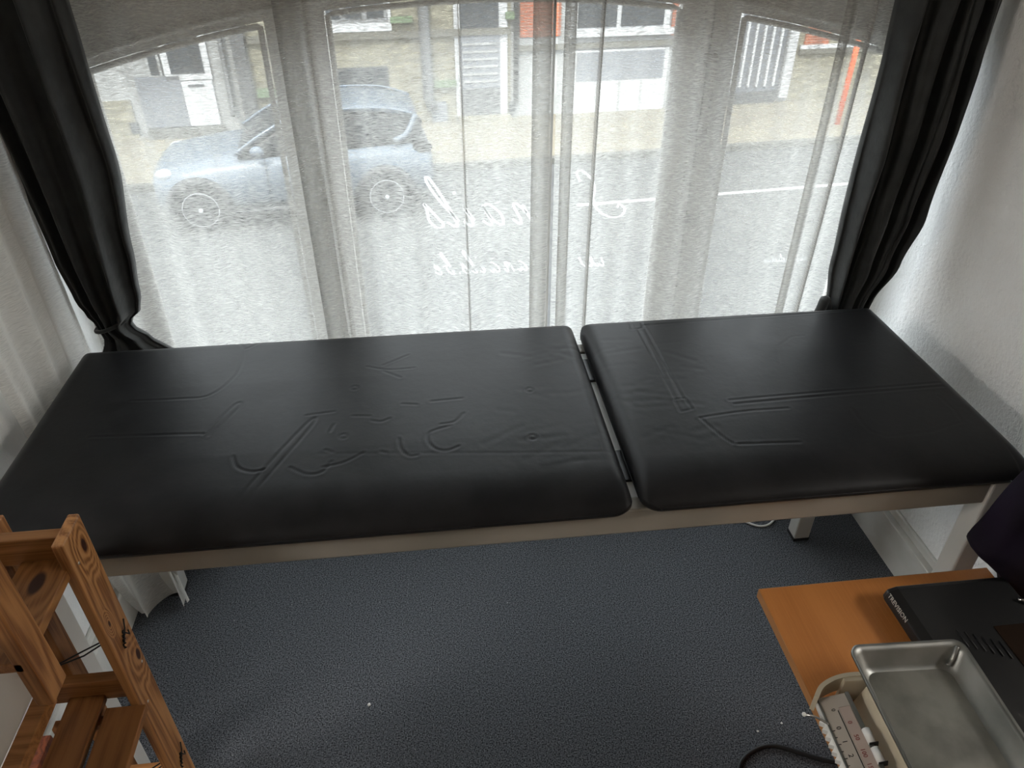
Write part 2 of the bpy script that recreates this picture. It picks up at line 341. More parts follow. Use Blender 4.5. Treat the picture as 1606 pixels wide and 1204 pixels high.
def baseboard(name, xw, s):
    b = thing(name, (xw, 1.4, 0), None, None); tag(b, kind='structure')
    box('skirting_plank', min(xw, xw + s * 0.022), max(xw, xw + s * 0.022), 0.95, 1.84, 0, 0.125, base_m, b, 0.003)
    box('skirting_ledge', min(xw, xw + s * 0.03), max(xw, xw + s * 0.03), 0.95, 1.84, 0.125, 0.142, base_m, b, 0.003)
    box('cap_moulding', min(xw, xw + s * 0.012), max(xw, xw + s * 0.012), 0.95, 1.84, 0.142, 0.168, base_m, b, 0.004)
baseboard('baseboard_left', -0.90, 1); baseboard('baseboard_right', 1.30, -1)

# window with three lights under a shallow arch
win = thing('window_1', (0.2, 1.88, 0.1), None, None); tag(win, kind='structure')
def zarch(x): return 1.468 - 0.150 * (x - 0.205) ** 2
PANES = [(-0.738, -0.338), (-0.205, 0.609), (0.752, 1.160)]
ZB = 0.22
bm = bmesh.new()
for a, b_ in ((-0.90, PANES[0][0]), (PANES[0][1], PANES[1][0]), (PANES[1][1], PANES[2][0]), (PANES[2][1], 1.30)):
    addbox(bm, a, b_, 1.845, 1.876, 0.0, 1.96, 0.002)
for a, b_ in PANES: addbox(bm, a, b_, 1.845, 1.876, 0.0, ZB)
n = 14
for a, b_ in PANES:
    for k in range(n):
        xa = a + (b_ - a) * k / n; xb = a + (b_ - a) * (k + 1) / n; q = []
        for y in (1.845, 1.876):
            q += [bm.verts.new((xa, y, zarch(xa))), bm.verts.new((xb, y, zarch(xb))), bm.verts.new((xb, y, 1.96)), bm.verts.new((xa, y, 1.96))]
        bm.faces.new(q[:4]); bm.faces.new(q[4:]); bm.faces.new((q[0], q[1], q[5], q[4])); bm.faces.new((q[2], q[3], q[7], q[6]))
frombm('window_frame', bm, frame_m, win)
for a, b_ in PANES:                                        # glazing bead following each light
    pts = [(a + .008, 1.843, ZB + .008), (a + .008, 1.843, zarch(a) - .01)] + [(a + (b_ - a) * t, 1.843, zarch(a + (b_ - a) * t) - .008) for t in np.linspace(0.03, 0.97, 12)] + [(b_ - .008, 1.843, zarch(b_) - .01), (b_ - .008, 1.843, ZB + .008), (a + .008, 1.843, ZB + .008)]
    tube('glazing_bead', pts, 0.007, frame_m, win, 6)
    V = [(a - .003, 1.866, ZB - .003), (b_ + .003, 1.866, ZB - .003)] + [(b_ + .003 - (b_ - a + .006) * t, 1.866, zarch(b_ - (b_ - a) * t) + .003) for t in np.linspace(0, 1, 12)]
    mesh('pane', V, [tuple(range(len(V)))], glass_m, win)
for x in (-0.262, 0.672, 0.692):
    box('mullion_moulding', x - .009, x + .009, 1.828, 1.846, 0.1, 1.9, frame_m, win, 0.005)
# opening arch line above the lights
tube('arch_moulding', [(x, 1.84, zarch(x) + 0.022) for x in np.linspace(-0.86, 1.27, 40)], 0.008, frame_m, win, 6)
for z in (1.33, 1.155, 0.93):
    box('window_bolt_bracket', 0.668, 0.700, 1.812, 1.830, z - .010, z + .010, screw_m, win, 0.003)
tube('window_bolt', [(0.684, 1.815, 1.33), (0.690, 1.812, 1.26), (0.684, 1.810, 1.20), (0.675, 1.808, 1.16)], 0.005, frame_m, win, 6, 5)
tube('window_bolt', [(0.694, 1.818, 1.33), (0.700, 1.815, 1.24), (0.690, 1.81, 1.19)], 0.004, frame_m, win, 6, 5)

for (lx, ly, lz), sd in zip(FILL_LAMPS, ('right', 'left')):  # housings made up to go with the added fill lights
    cl = thing('added_fill_lamp', (lx, ly, lz), 'unseen fill lamp added in the %s half of the room behind the camera' % sd, 'lamp', 'added fill lamps')
    box('fill_lamp_housing', lx - .26, lx + .26, ly - .46, ly + .46, lz - .038, lz, frame_m, cl, .004)
# ================================================================== STREET (own frame, turned 5.5 degrees)
TH = math.radians(5.5); CU, SU = math.cos(TH), math.sin(TH); G = -2.7
SM = Matrix.Rotation(TH, 4, 'Z')
def S(u, w, z): return Vector((u * CU - w * SU, u * SU + w * CU, z))
def sbox(name, u0, u1, w0, w1, z0, z1, m, parent=None, bev=0): return box(name, u0, u1, w0, w1, z0, z1, m, parent, bev, SM)
tag(sbox('road', -25, 30, 3.6, 12.9, G - 0.3, G, road_m), kind='structure')
tag(sbox('pavement', -25, 30, 12.95, 15.9, G - 0.3, G + 0.10, pave_m), kind='structure')
tag(sbox('near_pavement', -25, 30, -2.0, 3.6, G - 0.3, G + 0.10, pave_m), kind='structure')
kb = thing('kerb', S(0, 12.9, G), None, None); tag(kb, kind='structure')
for i in range(44): sbox('kerb_stone', -14 + i, -13.02 + i, 12.88, 13.02, G - .1, G + 0.115, kerb_m, kb, 0.012)
tag(sbox('painted_road_line', 3.38, 30, 10.80, 10.90, G + 0.001, G + 0.006, line_m), kind='structure')

FW = 15.75
def house(label, u0, u1, top, m):
    h = thing('town_house', S((u0 + u1) / 2, FW, G), label, 'building', 'row of houses across the street')
    sbox('facade_wall', u0, u1, FW, FW + 7, G, top, m, h); sbox('roof', u0, u1, FW - .25, FW + 7.2, top, top + 0.25, roof_m, h)
    return h
def hb(h, nm, u0, u1, z0, z1, m, proud=0.04, parent=None): return sbox(nm, u0, u1, FW - proud, FW + 0.02, z0, z1, m, parent or h)
def hwin(h, u0, u1, z0, z1, posts=(), frame=fw_m, fr=0.09):
    f = hb(h, 'window_frame', u0 - fr, u1 + fr, z0 - fr, z1 + fr, frame, 0.05)
    cuts = [u0] + list(posts) + [u1]
    for a, b_ in zip(cuts[:-1], cuts[1:]):
        hb(h, 'window_pane', a + (.05 if a != u0 else 0), b_ - (.05 if b_ != u1 else 0), z0, z1, win_m, 0.07, f)
    return f
hA = house('pale rendered house with a grey door behind the car bonnet', -9.0, -1.72, 4.6, pale_m)
hb(hA, 'lower_facade', -9.0, -4.0, G, -1.9, stone_m, 0.03)
hwin(hA, -3.15, -2.56, -1.46, 0.6, (), fw_m, 0.12)
hwin(hA, -3.5, -3.36, -1.46, 0.4, (), pale_m, 0.05)
f = hb(hA, 'white_panel', -3.02, -2.46, -2.42, -1.60, fw_m, 0.06); hb(hA, 'letter_slot', -2.9, -2.62, -1.70, -1.66, fd_m, 0.08, f)
hb(hA, 'door', -3.82, -3.03, -2.42, -1.50, fg_m, 0.05)
hb(hA, 'door_step', -3.8, -2.4, G, -2.44, kerb_m, 0.22)
tube('downpipe', [S(-2.12, FW - .09, 4.4), S(-2.18, FW - .09, -2.05), S(-2.18, FW - .3, -2.2)], .045, pipe_m, hA, 8)
hb(hA, 'dark_pilaster', -1.98, -1.74, G, 4.4, pipe_m, 0.16)
hb(hA, 'ventilation_grille', -4.12, -3.98, -2.5, -2.3, fd_m, 0.06)

hB = house('beige stone house with a white bay window and grey front door', -1.72, 3.34, 4.9, stone_m)
hb(hB, 'bay_panel', -0.42, 1.0, -0.86, 1.6, fw_m, 0.05); hwin(hB, 0.14, 0.86, -0.62, 1.2, (0.5,))
hwin(hB, -0.32, 0.04, -0.62, 1.2, ())
hb(hB, 'stone_band', -1.7, 3.3, -0.99, -0.87, band_m, 0.10)
f = hb(hB, 'basement_window', -0.24, 0.86, -2.00, -1.50, fd_m, 0.03); hb(hB, 'window_pane', -.18, .8, -1.95, -1.56, win_m, 0.05, f)
hb(hB, 'window_sill', -0.3, 0.9, -2.14, -2.01, fw_m, 0.12)
for z in (-1.87, ): hb(hB, 'planter', 1.75, 2.2, z - .06, z + .06, moss_m, 0.12)
hb(hB, 'planter', -1.68, -1.15, -1.95, -1.8, moss_m, 0.12); hb(hB, 'planter', .98, 1.4, -.72, -.62, moss_m, .12); hb(hB, 'planter', 3.22, 3.4, -.72, -.6, moss_m, .12)
tube('downpipe', [S(1.6, FW - .12, 4.4), S(1.62, FW - .12, -2.12), S(1.7, FW - .2, -2.35)], .11, pipe_m, hB, 8)
hb(hB, 'meter_box', 1.68, 1.98, -2.62, -2.22, fg_m, 0.12)
f = hb(hB, 'door_frame', 2.2, 3.26, G, 1.2, fw_m, 0.04); hb(hB, 'door_window', 2.32, 3.08, -0.93, 1.0, win_m, 0.07, f)
hb(hB, 'door_panel', 2.30, 3.10, -1.98, -0.95, fg_m, 0.07, f); hb(hB, 'kick_panel', 2.30, 3.10, -2.52, -2.0, pipe_m, 0.08, f)
for z in np.linspace(-1.15, -1.85, 6): hb(hB, 'door_rib', 2.34, 3.06, z - .02, z + .02, pale_m, 0.09, f)
hb(hB, 'door_step', 2.2, 3.3, G, -2.52, stone_m, 0.3)

hC = house('house with red brick upper wall over white garage panel', 3.34, 7.5, 4.9, pale_m)
hb(hC, 'brick_panel', 3.52, 4.36, -1.07, 4.6, brick_m, 0.03); hb(hC, 'brick_panel', 6.72, 7.4, -1.15, 4.6, brick_m, 0.03)
tube('downpipe', [S(3.43, FW - .09, 4.4), S(3.43, FW - .09, -2.3)], .05, pipe_m, hC, 8)
hwin(hC, 4.7, 6.52, -0.93, 1.1, (5.56,), fw_m, 0.14); hb(hC, 'window_sill', 4.5, 6.75, -1.10, -0.98, fw_m, 0.12)
hb(hC, 'stone_band', 3.4, 7.45, -1.32, -1.22, band_m, 0.08)
f = hb(hC, 'garage_door', 4.62, 6.72, -2.60, -1.36, fw_m, 0.05); hb(hC, 'garage_window', 4.72, 6.62, -1.95, -1.40, fg_m, 0.07, f)
for u in (5.2, 5.68, 6.16): hb(hC, 'garage_rib', u - .015, u + .015, -2.58, -1.98, pale_m, 0.07, f)
hb(hC, 'boot_scraper', 3.3, 3.42, -2.52, -2.30, fd_m, 0.08)

hD = house('grey gated house with white corner post and vertical bars', 7.5, 9.7, 4.9, pale_m)
f = hb(hD, 'gate_backing', 7.7, 9.4, -2.55, 0.9, fg_m, 0.03)
for u in np.arange(7.85, 9.35, 0.2): hb(hD, 'gate_bar', u - .025, u + .025, -2.25, 0.8, fw_m, 0.08)
hb(hD, 'gate_kick_plate', 7.7, 9.35, -2.72, -2.35, pipe_m, 0.09); hb(hD, 'corner_post', 9.42, 9.62, -2.5, 3.0, fw_m, 0.12)
hE = house('sandstone house with a patch of red brick beside the orange post', 9.7, 16.0, 4.9, stone_m)
hb(hE, 'brick_panel', 9.84, 10.42, -1.45, 4.6, brick_m, 0.03); hb(hE, 'stone_band', 9.75, 15.9, -1.62, -1.52, band_m, 0.08); hb(hE, 'white_trim', 9.75, 15.9, -1.52, -1.44, fw_m, 0.06)
hwin(hE, 10.6, 11.6, -1.2, 0.8, (11.1,)); hwin(hE, 12.6, 13.6, -1.2, 0.8, (13.1,))
hb(hE, 'basement_window', 12.0, 13.2, -2.4, -1.9, fg_m, 0.05)
o = tube('orange_post', [S(9.77, 13.82, G + 0.1), S(9.80, 13.82, -0.2)], 0.055, orange_m); tag(o, 'tall orange post standing on the far pavement', 'post')

# parked car
car = thing('hatchback_car', S(-0.85, 11.85, G), 'silver blue hatchback parked across the street facing left', 'car')
def car_ring(u, zb, zt, hw, top=0.75, n=20):
    c = 11.87; zc = (zb + zt) / 2; hz = (zt - zb) / 2; out = []
    for k in range(n):
        t = 2 * math.pi * k / n; cc, ss = math.cos(t), math.sin(t)
        x = math.copysign(abs(cc) ** 0.45, cc) * hw; z = math.copysign(abs(ss) ** 0.55, ss) * hz
        if ss > 0: x *= 1 - (1 - top) * (ss ** 2)
        out.append(S(u, c + x, G + zc + z))
    return out
st = [(-2.88, .42, .66, .55, .9), (-2.84, .27, .84, .72, .85), (-2.70, .22, .94, .83, .82), (-2.35, .21, 1.00, .88, .80), (-1.95, .21, 1.06, .89, .82), (-1.5, .21, 1.09, .90, .86), (-0.9, .21, 1.11, .90, .88),
      (-0.2, .21, 1.12, .90, .88), (0.4, .22, 1.14, .90, .86), (0.85, .24, 1.14, .88, .85), (1.08, .28, 1.08, .82, .85), (1.16, .42, .92, .70, .88)]
rings = [car_ring(*a) for a in st]
V, F = loft(rings); mesh('body', V, F, car_m, car, True)
gh = [(-1.62, 1.00, 1.08, .70), (-1.35, 1.00, 1.26, .70), (-0.95, 1.00, 1.46, .68), (-0.6, 1.0, 1.55, .66), (0.0, 1.0, 1.585, .66), (0.45, 1.0, 1.55, .65), (0.8, 1.0, 1.43, .63), (1.0, 1.0, 1.24, .62), (1.08, 1.0, 1.08, .62)]
def gring(u, zb, zt, hw, n=16):
    c = 11.87; out = []
    for a, b_ in ((-1.13, 0), (-1.12, .3), (-1.02, .75), (-.95, .94), (-.8, 1), (-.4, 1.015), (0, 1.02), (.4, 1.015), (.8, 1), (.95, .94), (1.02, .75), (1.12, .3), (1.13, 0)):
        out.append(S(u, c + a * hw, G + zb + (zt - zb) * b_))
    return out
V, F = loft([gring(*a) for a in gh]); mesh('cabin_glass', V, F, carg_m, car, True)
def roofring(u, zt, hw): return [S(u, 11.87 + a * hw, G + zt + b_) for a, b_ in ((-1.0, -.05), (-.9, .005), (-.4, .03), (0, .035), (.4, .03), (.9, .005), (1.0, -.05), (.5, -.06), (-.5, -.06))]
V, F = loft([roofring(*a) for a in ((-0.92, 1.46, .62), (-0.6, 1.55, .66), (0, 1.585, .665), (.45, 1.56, .65), (.86, 1.47, .62), (.98, 1.43, .55))]); mesh('roof', V, F, car_m, car, True)
for s in (-1, 1):
    tube('windscreen_pillar', [S(-1.66, 11.87 + s * .79, G + 1.06), S(-1.3, 11.87 + s * .76, G + 1.28), S(-0.9, 11.87 + s * .68, G + 1.47)], 0.03, car_m, car, 6, 4)
    tube('roof_rail', [S(-0.9, 11.87 + s * .68, G + 1.48), S(-.2, 11.87 + s * .69, G + 1.575), S(.5, 11.87 + s * .68, G + 1.56), S(.95, 11.87 + s * .62, G + 1.44)], 0.022, car_m, car, 6, 5)
    tube('rear_pillar', [S(.95, 11.87 + s * .62, G + 1.44), S(.8, 11.87 + s * .72, G + 1.2), S(.6, 11.87 + s * .78, G + 1.12)], 0.05, car_m, car, 6, 4)
    for u in (-2.25, 0.42):
        w_ = 11.87 + s * .70
        wh = disc('wheel', S(u, w_, G + .34), (-SU * s, CU * s, 0), .34, .32, .22, tyre_m, car, 32)
        hub = disc('rim', S(u, w_ + s * .205, G + .34), (-SU * s, CU * s, 0), .235, .225, .03, rim_m, wh, 28)
        disc('hub_cap', S(u, w_ + s * .235, G + .34), (-SU * s, CU * s, 0), .035, .03, .015, lamp_m, wh, 12)
        pts = [S(u + math.cos(a) * .25, w_ + s * .222, G + .34 + math.sin(a) * .25) for a in np.linspace(0, 2 * math.pi, 25)]
        tube('rim_edge', pts, .009, rimedge_m, wh, 6)
        pts = [S(u + math.cos(a) * .40, 11.87 + s * .865, G + .34 + math.sin(a) * .40) for a in np.linspace(-.1, math.pi + .1, 16)]
        tube('wheel_arch', pts, .075, rubber_m, car, 6)
    tube('sill_trim', [S(-1.85, 11.87 + s * .875, G + .26), S(0.03, 11.87 + s * .875, G + .26)], .075, rubber_m, car, 6)
    bm = bmesh.new(); bmesh.ops.create_uvsphere(bm, u_segments=14, v_segments=10, radius=1)
    for v in bm.verts: v.co = S(-1.32 + v.co.x * .10, 11.87 + s * .98 + v.co.y * .07, G + 1.14 + v.co.z * .08)
    frombm('wing_mirror', bm, car_m, car, True)
    bm = bmesh.new(); bmesh.ops.create_uvsphere(bm, u_segments=14, v_segments=10, radius=1)
    for v in bm.verts: v.co = S(-2.66 + v.co.x * .14, 11.87 + s * .68 + v.co.y * .13, G + .82 + v.co.z * .07)
    frombm('headlamp', bm, lamp_m, car, True)
    bm = bmesh.new(); bmesh.ops.create_uvsphere(bm, u_segments=14, v_segments=10, radius=1)
    for v in bm.verts: v.co = S(1.0 + v.co.x * .17, 11.87 + s * .70 + v.co.y * .12, G + .98 + v.co.z * .09)
    frombm('tail_lamp', bm, tyre_m, car, True)
    for u in (-1.25, -.25): tube('door_seam', [S(u, 11.87 + s * .90, G + .35), S(u, 11.87 + s * .905, G + .8), S(u, 11.87 + s * .85, G + 1.04)], .006, rubber_m, car, 5)

# ================================================================== WINDOW LETTERING (read from the street, so mirrored in here)
GL = {'n': (.85, [[(0, 0), (.05, .9)], [(.04, .5), (.28, .95), (.46, .85), (.45, .25), (.6, 0), (.8, .25)]]),
      'a': (.95, [[(.62, .85), (.35, 1), (.05, .6), (.06, .2), (.25, 0), (.5, .3), (.62, .9)], [(.62, .95), (.6, .2), (.75, 0), (.95, .25)]]),
      'i': (.5, [[(0, .25), (.15, .95), (.13, .2), (.28, 0), (.5, .25)]]),
      'l': (.55, [[(0, .25), (.32, 1.2), (.40, 2.1), (.22, 2.25), (.12, 1.4), (.13, .2), (.28, 0), (.55, .25)]]),
      's': (.6, [[(0, .2), (.28, 1.1), (.34, .8), (.5, .35), (.36, .02), (.1, .02), (-.05, .2)]]),
      'b': (.8, [[(0, .25), (.30, 1.3), (.34, 2.0), (.18, 2.1), (.1, 1.2), (.12, .15), (.35, 0), (.55, .45), (.42, .9), (.8, .75)]]),
      'e': (.6, [[(0, .4), (.38, .6), (.34, .95), (.1, .85), (.06, .25), (.28, 0), (.62, .3)]]),
      'w': (1.1, [[(0, .9), (.05, .2), (.22, 0), (.45, .35), (.48, .95)], [(.48, .9), (.52, .2), (.7, 0), (.92, .35), (.9, .95), (1.08, .85)]]),
      'S': (1.6, [[(1.35, 2.2), (1.32, 2.75), (.95, 2.85), (.62, 2.3), (.75, 1.65), (1.1, 1.1), (1.05, .4), (.5, -.05), (-.2, .05), (-.55, .45), (-.35, .75), (-.15, .55)]]),
      '.': (.35, [])}
def script_text(obj, s, x0, z0, h, wd, slant=0.45, track=1.0):
    V, F = [], []; t = 0.0; Y = 1.8635
    def dot(tx, tz, r):
        c = len(V); cx = x0 - (tx + slant * tz) * h; cz = z0 + tz * h
        for k in range(12): V.append((cx + r * math.cos(k * math.pi / 6), Y, cz + r * math.sin(k * math.pi / 6)))
        F.append(tuple(range(c, c + 12)))
    for ch in s:
        adv, strokes = GL[ch]
        for st_ in strokes:
            P = spline([Vector((x, z, 0)) for x, z in st_], 7); P = [Vector((x0 - (t + p.x + slant * p.y) * h, z0 + p.y * h)) for p in P]
            c = len(V)
            for i, p in enumerate(P):
                d = (P[min(i + 1, len(P) - 1)] - P[max(i - 1, 0)]).normalized(); nn = Vector((-d.y, d.x))
                w = wd * (0.55 + 0.45 * abs(d.y))
                V.append((p.x + nn.x * w / 2, Y, p.y + nn.y * w / 2)); V.append((p.x - nn.x * w / 2, Y, p.y - nn.y * w / 2))
            for i in range(len(P) - 1): F.append((c + 2 * i, c + 2 * i + 1, c + 2 * i + 3, c + 2 * i + 2))
        if ch == 'i': dot(t + .2, 1.55, wd * 0.62)
        if ch == '.': dot(t + .1, .08, wd * 0.6)
        t += adv * track
    return V, F
lt = thing('window_lettering', (0.2, 1.8635, 0.9), 'white handwritten shop lettering stuck on the middle window pane, seen mirrored from inside', 'lettering')
for nm, s, x0, z0, h, wd, tr in (('large_script', 'S', .505, .928, .045, .0065, 1), ('large_script', 'nails', .272, .918, .060, .0072, 1.38), ('web_address', 'ww', .478, .782, .030, .0042, 1), ('web_address', 'anails.be', .262, .780, .030, .0042, 1.42)):
    V, F = script_text(lt, s, x0, z0, h, wd, .5, tr); mesh(nm, V, F, vinyl_m, lt)
pts = []
V, F = script_text(lt, 'nasenaelwnas', 1.075, .768, .011, .0018, .3, 1.25); V2 = V
o = mesh('small_lettering', V, F, vinyl_m); tag(o, 'tiny illegible white lettering low on the right window pane', 'lettering')

# ================================================================== CURTAINS
def cloth(name, top, bot, z1, z0, m, parent=None, nz=36, wob=0.004, seed=0, smooth=True, curve=1.0):
    """a sheet hung from the path `top` at z1, ending on the path `bot` at z0; uv in metres of cloth"""
    n = len(top); rnd = random.Random(seed); ph = [rnd.uniform(0, 6.28) for _ in range(4)]
    s = [0.0]
    for i in range(1, n): s.append(s[-1] + (Vector(top[i]) - Vector(top[i - 1])).length)
    V, UV = [], []
    for j in range(nz + 1):
        t = (j / nz); z = z1 + (z0 - z1) * t; tt = t ** curve
        for i in range(n):
            a, b_ = top[i], bot[i]; x = a[0] + (b_[0] - a[0]) * tt; y = a[1] + (b_[1] - a[1]) * tt
            x += wob * 0.7 * math.sin(3.1 * z + ph[0] + 9 * s[i]) * t; y += wob * math.sin(5.3 * z + ph[1] + 13 * s[i]) * (0.3 + t)
            V.append((x, y, z)); UV.append((s[i], z))
    F = [(j * n + i, j * n + i + 1, (j + 1) * n + i + 1, (j + 1) * n + i) for j in range(nz) for i in range(n - 1)]
    me = bpy.data.meshes.new(name); me.from_pydata(V, [], F); uvl = me.uv_layers.new(name='cloth')
    for lp in me.loops: uvl.data[lp.index].uv = UV[lp.vertex_index]
    for p in me.polygons: p.use_smooth = smooth
    me.update(); return link(name, me, m, parent)
def path(x0, x1, y0, pleats, wave=0.007, step=0.01, seed=0, wl=0.16):
    """flat run with soft waves; pleats: (x, width, 'z' overlap | 'r' ridge toward the room)"""
    rnd = random.Random(seed); ph = rnd.uniform(0, 6.28); P = []; x = x0
    pl = sorted(pleats)
    def yw(x): return y0 + wave * math.sin(2 * math.pi * x / wl + ph) + wave * .6 * math.sin(2 * math.pi * x / (wl * .43) + 2 * ph)
    while x < x1 - 1e-6:
        if pl and x + step >= pl[0][0]:
            px, w, kd = pl.pop(0)
            if kd == 'z':
                P += [(px, yw(px)), (px + w * .5, yw(px) - .004), (px + w, yw(px) - .006), (px + w + .001, yw(px) - .009), (px + w * .5, yw(px) - .010), (px, yw(px) - .012), (px - .001, yw(px) - .015), (px + w * .5, yw(px) - .014), (px + w + .004, yw(px) - .010), (px + w + .012, yw(px + w))]
                x = px + w + .014
            else:
                P += [(px, yw(px)), (px + .001, yw(px) - w * .5), (px + .002, yw(px) - w), (px + .004, yw(px) - w), (px + .005, yw(px) - w * .5), (px + .006, yw(px))]
                x = px + .012
            continue
        P.append((x, yw(x))); x += step
    P.append((x1, yw(x1))); return P
ZR = 1.88
def shift(P, f): return [f(x, y) for x, y in P]
top = path(-0.862, 0.288, 1.735, [(-.295, .050, 'z'), (.082, .014, 'r'), (.243, .040, 'z')], 0.006, seed=3)
bot = shift(top, lambda x, y: (x + (0.012 if x < 0 else 0), y - 0.01 + 0.010 * math.sin(x * 44)))
o = cloth('sheer_curtain', top, bot, ZR, 0.02, sheer_m, seed=1); tag(o, 'left sheer white voile curtain in front of the window, crossing the parked car', 'curtain', 'sheer voile curtains')
o_h = cloth('hem', [(.2865, 1.722), (.2895, 1.716), (.2935, 1.722)], [(.2865, 1.712), (.2895, 1.706), (.2935, 1.712)], ZR - .001, 0.021, None, o, 30, 0.004, 1)
hem_m = sheer('hem_voile', 0.80, 0.1, (0.42, 0.40, 0.37)); o_h.data.materials.append(hem_m)
top = path(0.300, 1.235, 1.728, [(.312, .026, 'z'), (.389, .030, 'r'), (.938, .024, 'z'), (1.003, .022, 'r')], 0.006, seed=9)
bot = shift(top, lambda x, y: (x - 0.022 * max(0, x - .85) / .15 if x < 1.05 else x - .03, y - 0.012 + 0.012 * math.sin(x * 38)))
o = cloth('sheer_curtain', top, bot, ZR, 0.02, sheer_m, seed=2); tag(o, 'right sheer white voile curtain with one broad dark pleat, left of the right black drape', 'curtain', 'sheer voile curtains')

# left sheer pushed against the side wall
top = []; bot = []
for i in range(60):
    t = i / 59; y = 1.30 + 0.36 * t; top.append((-0.872 + 0.016 * math.sin(t * 21) * math.cos(t * 7), y))
    yb = 1.425 + 0.045 * t; bot.append((-0.862 + 0.115 * t + 0.014 * math.sin(t * 10 + .6), yb + .022 * math.cos(t * 10)))
o = cloth('side_sheer_curtain', top, bot, ZR, 0.012, sheer2_m, nz=90, wob=.014, seed=5, curve=5); tag(o, 'crumpled white sheer curtain hanging against the left side wall, its hem on the carpet', 'curtain')
top = [(-.866, 1.650), (-.862, 1.660), (-.866, 1.668)]; bot = [(-.738, 1.470), (-.734, 1.480), (-.740, 1.486)]
oh = cloth('hem', top, bot, ZR - .001, 0.013, sheer2_m, o, 90, .014, 5, True, 5)

# curtain rod
rod = thing('curtain_rod', (0.2, 1.69, ZR + .02), 'pale curtain rod above the window carrying the voile and black drapes', 'rod')
tube('rail', [(-.898, 1.69, ZR + .022), (1.298, 1.69, ZR + .022)], .012, frame_m, rod, 12)

def bundle(name, keys, yc, folds, m, label, seed, phase=0, z_lo=0.06):
    """gathered black drape: closed folded cross-section; keys = (z, x_left, x_right, half_depth)"""
    t = thing(name, ((keys[-1][1] + keys[-1][2]) / 2, yc, z_lo), label, 'curtain', 'black drapes tied back at the window sides')
    def at(z):
        for (za, la, ra, da), (zb, lb, rb_, db) in zip(keys[:-1], keys[1:]):
            if zb <= z <= za:
                q = (za - z) / (za - zb); q = q * q * (3 - 2 * q); return la + (lb - la) * q, ra + (rb_ - ra) * q, da + (db - da) * q
        return keys[-1][1:]
    rnd = random.Random(seed); P = [(rnd.uniform(0, 6.28), rnd.uniform(.8, 1.2)) for _ in range(6)]
    nz, n = 110, 150; z1 = keys[0][0]; z0 = keys[-1][0]; rings = []
    for j in range(nz + 1):
        z = z1 + (z0 - z1) * j / nz; l, r, d = at(z); cx, hw = (l + r) / 2, (r - l) / 2; ring = []
        for k in range(n):
            a = 2 * math.pi * k / n; ca, sa = math.cos(a), math.sin(a)
            x = math.copysign(abs(ca) ** .75, ca); y = math.copysign(abs(sa) ** .6, sa)
            arg = folds * math.pi * x * 1.0 + phase + 0.9 * (z - 1.0) * P[0][1]
            f = 0.75 * math.sin(arg) + 0.30 * math.sin(arg * 1.83 + P[1][0]) + 0.18 * math.sin(arg * 3.1 + P[2][0] + 2.5 * z)
            crk = 0.16 * math.sin(13 * z + 7 * x + P[3][0]) * math.sin(5 * z + P[4][0] + 3 * x) + 0.10 * abs(math.sin(8 * z - 5 * x + P[2][0])) ** 0.5
            yy = y * (d * 0.55) + (f + crk) * d * 0.62
            ring.append(Vector((cx + x * hw * (1 + .02 * math.sin(9 * z + P[5][0])), yc + yy, z)))
        rings.append(ring)
    V, F = loft(rings); mesh('drape', V, F, m, t, True)
    return t
kL = [(1.86, -.885, -.655, .045), (1.45, -.878, -.660, .045), (1.20, -.862, -.664, .048), (.98, -.850, -.684, .045), (.87, -.838, -.696, .042), (.83, -.826, -.706, .036), (.80, -.814, -.735, .026), (.785, -.812, -.738, .022), (.76, -.808, -.706, .020), (.70, -.83, -.650, .025), (.50, -.868, -.665, .030), (.08, -.870, -.650, .03)]
dl = bundle('black_curtain', kL, 1.655, 2.6, black_cloth_m, 'black drape gathered at the left end of the window and pinched just above the couch', 4, 1.0)
ring = [Vector((-.780 + .040 * math.cos(a), 1.655 + .030 * math.sin(a), .797 + .014 * math.cos(a))) for a in np.linspace(0, 2 * math.pi, 25)]
tube('tie_band', ring, .005, black_cloth_m, dl, 8)
kR = [(1.86, 1.030, 1.245, .045), (1.45, 1.028, 1.238, .048), (1.20, 1.026, 1.240, .050), (1.0, 1.026, 1.225, .048), (.86, 1.032, 1.200, .040), (.74, 1.045, 1.160, .028), (.70, 1.048, 1.150, .024), (.60, 1.02, 1.19, .03), (.08, 1.0, 1.21, .03)]
dr = bundle('black_curtain', kR, 1.655, 3.4, black_cloth_m, 'black drape gathered in tight folds at the right end of the window', 11, 0.3)
ring = [Vector((1.100 + .066 * math.cos(a), 1.655 + .036 * math.sin(a), .70 + .012 * math.cos(a))) for a in np.linspace(0, 2 * math.pi, 25)]
tube('tie_band', ring, .005, black_cloth_m, dr, 8)
tube('tail', [(1.05, 1.65, .71), (1.02, 1.63, .765), (1.008, 1.62, .745), (.995, 1.62, .69)], .014, black_cloth_m, dr, 8, 5)

